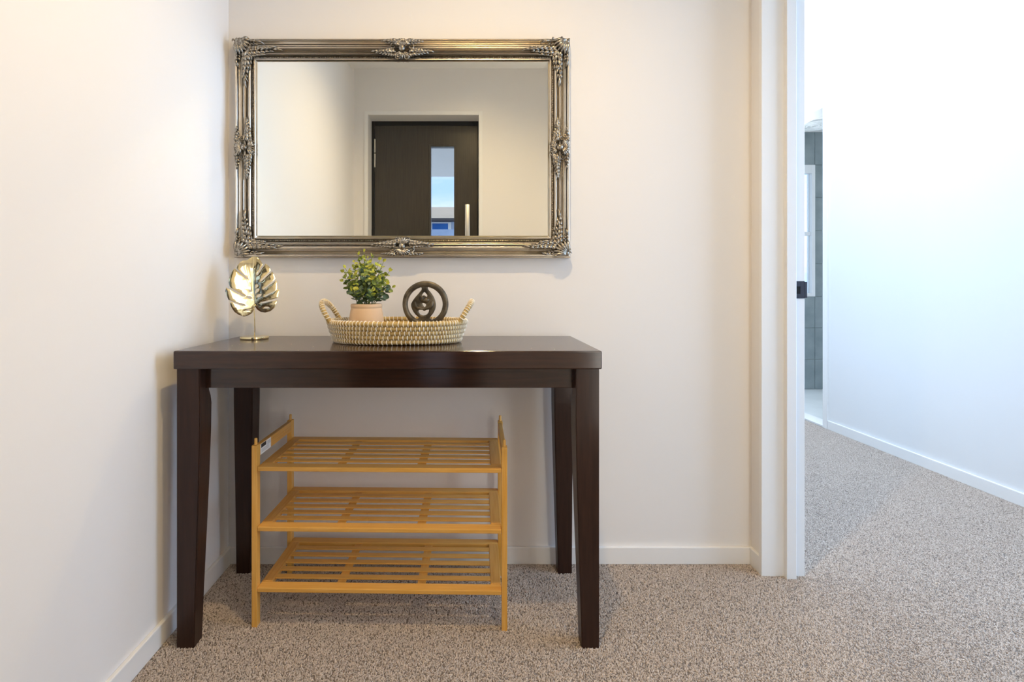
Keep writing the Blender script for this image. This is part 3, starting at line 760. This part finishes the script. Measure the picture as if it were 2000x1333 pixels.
# fine filler leaves between the stems, far too many and small to count
q = MB()
for k in range(330):
    a = rs.uniform(0, 2 * math.pi); el = math.acos(rs.uniform(-.55, 1)); rad_ = rs.uniform(.45, 1.0)
    c = Vector((.062 * rad_ * math.sin(el) * math.cos(a), .046 * rad_ * math.sin(el) * math.sin(a), .165 + .066 * rad_ * math.cos(el)))
    if rs.random() < .25: c = Vector((c.x * .6 - .012, c.y * .6, .150 + rs.uniform(0, .095)))
    u = Vector((rs.uniform(-1, 1), rs.uniform(-1, 1), rs.uniform(-.5, 1))).normalized(); w_ = Vector((rs.uniform(-.8, .8), -.6 + rs.uniform(-.6, .6), .5)).normalized()
    v = w_.cross(u).normalized(); L_, W_ = rs.uniform(.008, .014), rs.uniform(.0035, .0055)
    yel = (c.z - .11) / .13 + Vector((c.x, c.y)).length * 4 + rs.uniform(-.5, .45)
    q.add([c, c + u * L_ * .3 + v * W_, c + u * L_ * .75 + v * W_ * .8, c + u * L_, c + u * L_ * .75 - v * W_ * .8, c + u * L_ * .3 - v * W_], [(0, 1, 2, 3), (0, 3, 4, 5)], 0 if yel > .85 else (1 if yel > .4 else 2), True)
fo = q.build('foliage', [M['leaf_yellow'], M['leaf_green'], M['leaf_dark']], pp); fo['kind'] = 'stuff'

# ------------------------------------------------------------------ ring sculpture
SC = 0.0001853; sc_x, sc_z = -0.1240, 0.8860
def sp_(pts): return [((u - 1430) * SC, (865 - v) * SC) for u, v in pts]
zb = FZ + .0002
sl = empty('ring_sculpture', (sc_x, 1.578, zb))
tag(sl, 'dark bronze ring sculpture of embracing abstract figures at the right of the tray', 'sculpture')
zc = sc_z - zb - .0022
q = MB(); Rm, rw, rd = 329 * SC, .0078, .013
N = 72
sec = []
for k in range(16):
    a = 2 * math.pi * k / 16; c, s_ = math.cos(a), math.sin(a)
    sec.append((math.copysign(abs(c) ** .6, c) * rw, math.copysign(abs(s_) ** .6, s_) * rd))
vs = []; fs = []
for i in range(N):
    a = 2 * math.pi * i / N; fat = 1 + .16 * max(0, math.sin(a)) + .14 * max(0, math.cos(a)) + .25 * max(0, -math.sin(a)) ** 3
    for (r_, y_) in sec:
        r2 = Rm + .0 + r_ * fat; vs.append((r2 * math.cos(a), y_, zc + r2 * math.sin(a)))
for i in range(N):
    for k in range(16): fs.append((i * 16 + k, i * 16 + (k + 1) % 16, ((i + 1) % N) * 16 + (k + 1) % 16, ((i + 1) % N) * 16 + k))
q.add(vs, fs, 0, True); q.build('ring', M['bronze'], sl)
q = MB(); q.box(-.026, .026, -.015, .015, 0, zc - Rm + .004, bev=.003); q.build('foot', M['bronze'], sl)
body = sp_([(1362, 560), (1372, 620), (1332, 680), (1262, 760), (1212, 835), (1200, 890), (1222, 960), (1268, 1030), (1322, 1082), (1300, 1120), (1310, 1180), (1550, 1180), (1535, 1120), (1508, 1082), (1560, 1010), (1594, 930), (1598, 850), (1570, 760), (1520, 680), (1472, 620), (1468, 560)])
h1 = sp_([(1412, 668), (1370, 727), (1412, 722), (1448, 748), (1462, 722), (1440, 690)])
h2 = sp_([(1378, 852), (1402, 845), (1440, 868), (1438, 895), (1416, 914), (1394, 890)])
h3 = sp_([(1318, 980), (1342, 945), (1375, 948), (1407, 974), (1440, 965), (1465, 942), (1490, 955), (1485, 990), (1458, 1028), (1408, 1050), (1358, 1040), (1328, 1012)])
fg = filled('figures', [smooth_loop(body, 5), smooth_loop(h1, 5), smooth_loop(h2, 5), smooth_loop(h3, 5)], .0065, .0032, M['bronze'], sl)
fg.location = (0, 0, zc)
def SP(u, v, y): return Vector(((u - 1430) * SC, y, (865 - v) * SC))
q = MB(); q.ball(SP(1442, 800, -.0075), (.0115, .0085, .0085)); q.build('head', M['bronze'], fg)
q = MB(); q.ball(SP(1375, 775, -.0075), (.0080, .0065, .0095)); q.build('head', M['bronze'], fg)
q = MB()
q.tube([SP(1262, 830, -.0075), SP(1268, 890, -.0095), SP(1310, 930, -.0100), SP(1370, 935, -.0090), SP(1412, 945, -.0075)], [.004, .0058, .0052, .0042, .0028], 10)
q.build('arm', M['bronze'], fg)
q = MB()
q.tube([SP(1545, 820, -.0075), SP(1542, 880, -.0095), SP(1505, 925, -.0100), SP(1455, 935, -.0090), SP(1418, 942, -.0075)], [.004, .0058, .0052, .0042, .0028], 10)
q.build('arm', M['bronze'], fg)

# ------------------------------------------------------------------ gold monstera leaf ornament
lx, ly = -0.6705, 1.652
lo = empty('leaf_ornament', (lx, ly, TZ + .0002))
tag(lo, 'polished gold monstera leaf ornament on a thin stem at the left end of the table', 'ornament')
q = MB(); q.lathe([(0, 0), (.0425, 0), (.043, .0008), (.043, .0075), (.0422, .0085), (.006, .0090), (0, .0090)], 48); q.build('base', M['gold'], lo)
LS = 1.640 / 1020 / 6.06
def lp(u, v): return ((u / 6.06 + 400 - 911) * 1.640 / 1020 - lx, (558 - (v / 6.06 + 480)) * 1.640 / 1020 + .94 - TZ)
top_, jn = lp(555, 122), lp(578, 716)
q = MB(); a = lp(595, 1040)
q.tube([(0, 0, .008), (a[0] * .3, -.002, .030), (jn[0] - .001, -.006, jn[1] - .010), (jn[0], -.007, jn[1] + .006)], .0017, 8); q.ball((jn[0], -.009, jn[1] - .001), .0042, u=10, v=8); q.build('stem', M['gold'], lo)
def notch(p, inner, q_): # slot with rounded inner end, from outer edge p inward and back out to q_
    p, inner, q_ = Vector(p), Vector(inner), Vector(q_)
    ax = (inner - (p + q_) / 2).normalized(); nn = Vector((-ax.y, ax.x)); w = 11
    sd = 1 if (p - inner).dot(nn) > 0 else -1
    return [p, inner + nn * sd * w * .9 - ax * 14, inner + nn * sd * w * .5 - ax * 3, inner, inner - nn * sd * w * .5 - ax * 3, inner - nn * sd * w * .9 - ax * 14, q_]
right = [(555, 122), (585, 132), (615, 155), (642, 190)] + notch((660, 222), (602, 352), (688, 214)) + [(715, 228), (738, 258)] + notch((752, 290), (645, 425), (768, 306)) + [(788, 340), (800, 370)] + \
    notch((808, 392), (675, 520), (818, 412)) + [(825, 450), (828, 495)] + notch((826, 522), (683, 606), (846, 518)) + [(846, 560), (840, 600)] + notch((832, 622), (636, 684), (824, 652)) + \
    [(815, 695), (792, 742), (745, 782), (690, 797), (640, 788), (605, 760), (586, 728), (578, 716)]
left = [(578, 716), (572, 750), (545, 800), (505, 828), (455, 840), (405, 820), (362, 785), (335, 735), (318, 685)] + notch((330, 668), (470, 712), (305, 640)) + [(285, 590), (272, 540)] + notch((280, 500), (480, 606), (318, 490)) + \
    [(305, 440), (312, 380), (335, 320)] + notch((358, 276), (510, 402), (382, 272)) + [(392, 235), (415, 200), (445, 180), (480, 178), (515, 150), (555, 122)]
def ell(c, a, b_, rot): return [(c[0] + a * math.cos(t) * math.cos(R(rot)) - b_ * math.sin(t) * math.sin(R(rot)), c[1] + a * math.cos(t) * math.sin(R(rot)) + b_ * math.sin(t) * math.cos(R(rot))) for t in [2 * math.pi * i / 14 for i in range(14)]]
holes_r = [ell((604, 482), 26, 12, -62), ell((611, 535), 32, 15, -58), ell((632, 594), 32, 16, -32), ell((708, 738), 32, 13, 0)]
holes_l = [ell((538, 535), 20, 13, 40), ell((525, 616), 34, 15, 22), ell((495, 768), 26, 11, -15)]
ax0, ax1 = Vector(top_), Vector(jn); axd = (ax0 - ax1).normalized(); axn = Vector((axd.y, -axd.x))
def half(name, out, holes, fold, bow, k):
    o = filled(name, [[lp(*p) for p in out]] + [[lp(*p) for p in h] for h in holes], .0006, .0002, M['gold'], lo, 1)
    b = bmesh.new(); b.from_mesh(o.data)
    bmesh.ops.triangulate(b, faces=b.faces[:])
    bmesh.ops.subdivide_edges(b, edges=[e for e in b.edges if e.calc_length() > .012], cuts=2, use_grid_fill=False)
    bmesh.ops.triangulate(b, faces=b.faces[:])
    for v in b.verts:
        p = Vector((v.co.x, v.co.z)) - ax1; dn = p.dot(axn); al = p.dot(axd) / (ax0 - ax1).length
        v.co.x -= axn.x * dn * (1 - k); v.co.z -= axn.y * dn * (1 - k)
        v.co.y += -.008 + abs(dn) * fold + bow * dn * dn * 14 + .030 * (al - .35) ** 2
    b.to_mesh(o.data); b.free()
    for p in o.data.polygons: p.use_smooth = True
    o.data.set_sharp_from_angle(angle=R(30))
    return o
half('leaf_half', left, holes_l, -.56, .02, .87)
half('leaf_half', right, holes_r, .30, .04, .97)

# ------------------------------------------------------------------ carpet pile (uncountable)
def carpet_pile():
    q = MB()
    ys = [0.95, YB - BT]
    q.add([(XL + BT, 0.95, .0005), (XR, 0.95, .0005), (XR, YB - BT, .0005), (XL + BT, YB - BT, .0005)], [(0, 1, 2, 3)])
    q.add([(XR, 0.95, .0005), (XS - BT, 0.95, .0005), (XS - BT, YJ, .0005), (XR, YJ, .0005)], [(0, 1, 2, 3)])
    q.add([(XR2, YJ, .0005), (XS - BT, YJ, .0005), (XS - BT, 4.39, .0005), (XR2, 4.39, .0005)], [(0, 1, 2, 3)])
    o = q.build('carpet_pile', M['carpet']); tag(o, 'flecked grey-brown twist pile carpet covering the hall and side room floor', 'carpet', kind='stuff')
    g = bpy.data.node_groups.new('pile', 'GeometryNodeTree')
    g.interface.new_socket('Geometry', in_out='INPUT', socket_type='NodeSocketGeometry')
    g.interface.new_socket('Geometry', in_out='OUTPUT', socket_type='NodeSocketGeometry')
    N, Lk = g.nodes.new, g.links.new
    gi, go = N('NodeGroupInput'), N('NodeGroupOutput')
    dp = N('GeometryNodeDistributePointsOnFaces'); dp.inputs['Density'].default_value = 115000
    ic = N('GeometryNodeMeshIcoSphere'); ic.inputs['Radius'].default_value = .0017; ic.inputs['Subdivisions'].default_value = 1
    tf = N('GeometryNodeTransform'); tf.inputs['Scale'].default_value = (.9, .9, 1.8)
    sm = N('GeometryNodeSetMaterial'); sm.inputs['Material'].default_value = M['carpet']
    ip = N('GeometryNodeInstanceOnPoints')
    rr = N('FunctionNodeRandomValue'); rr.data_type = 'FLOAT_VECTOR'; rr.inputs[0].default_value = (-.75, -.75, 0); rr.inputs[1].default_value = (.75, .75, 6.28)
    rsn = N('FunctionNodeRandomValue'); rsn.data_type = 'FLOAT'; rsn.inputs[2].default_value = .7; rsn.inputs[3].default_value = 1.25
    Lk(gi.outputs[0], dp.inputs['Mesh']); Lk(dp.outputs['Points'], ip.inputs['Points'])
    Lk(ic.outputs['Mesh'], tf.inputs['Geometry']); Lk(tf.outputs[0], sm.inputs['Geometry']); Lk(sm.outputs[0], ip.inputs['Instance'])
    Lk(rr.outputs['Value'], ip.inputs['Rotation']); Lk(rsn.outputs[1], ip.inputs['Scale'])
    Lk(ip.outputs[0], go.inputs[0])
    md = o.modifiers.new('pile', 'NODES'); md.node_group = g
carpet_pile()

# ------------------------------------------------------------------ outside, seen through the door glass in the mirror
pc = boxes('porch_roof', M['soffit'], [(-3.0, XR - .01, -3.60, YF - .17, 2.42, 2.60)]); tag(pc, 'flat pale porch roof outside the entry door', 'roof')
struct(boxes('floor_outside', M['concrete'], [(-14, 14, -40, YF - .17, -.15, -.02), ]))
hs = empty('neighbour_house', (0, -17.0, 0)); tag(hs, 'blue-grey house with beige roof across the street, seen through the door glass', 'house')
q = MB(); q.box(-6, 6, -6, 0, 0, 3.45); q.build('house_wall', M['cladding'], hs)
q = MB(); q.add([(-6.4, .5, 3.50), (6.4, .5, 3.50), (6.4, -2.5, 4.40), (-6.4, -2.5, 4.40), (-6.4, -6.5, 3.5), (6.4, -6.5, 3.5)], [(0, 1, 2, 3), (3, 2, 5, 4), (0, 3, 4), (1, 5, 2), (0, 4, 5, 1)]); q.build('house_roof', M['roof'], hs)
q = MB(); q.box(-6.4, 6.4, .45, .55, 3.42, 3.52, bev=.01); q.build('gutter', M['fascia'], hs)
wf = MB(); wf.box(-1.42, -.60, .0, .06, 2.90, 3.42, bev=.005); wfo = wf.build('window_frame', M['white_alu'], hs)
q = MB(); q.box(-1.34, -.72, .055, .07, 3.00, 3.37); q.build('pane', M['blue_pane'], wfo)
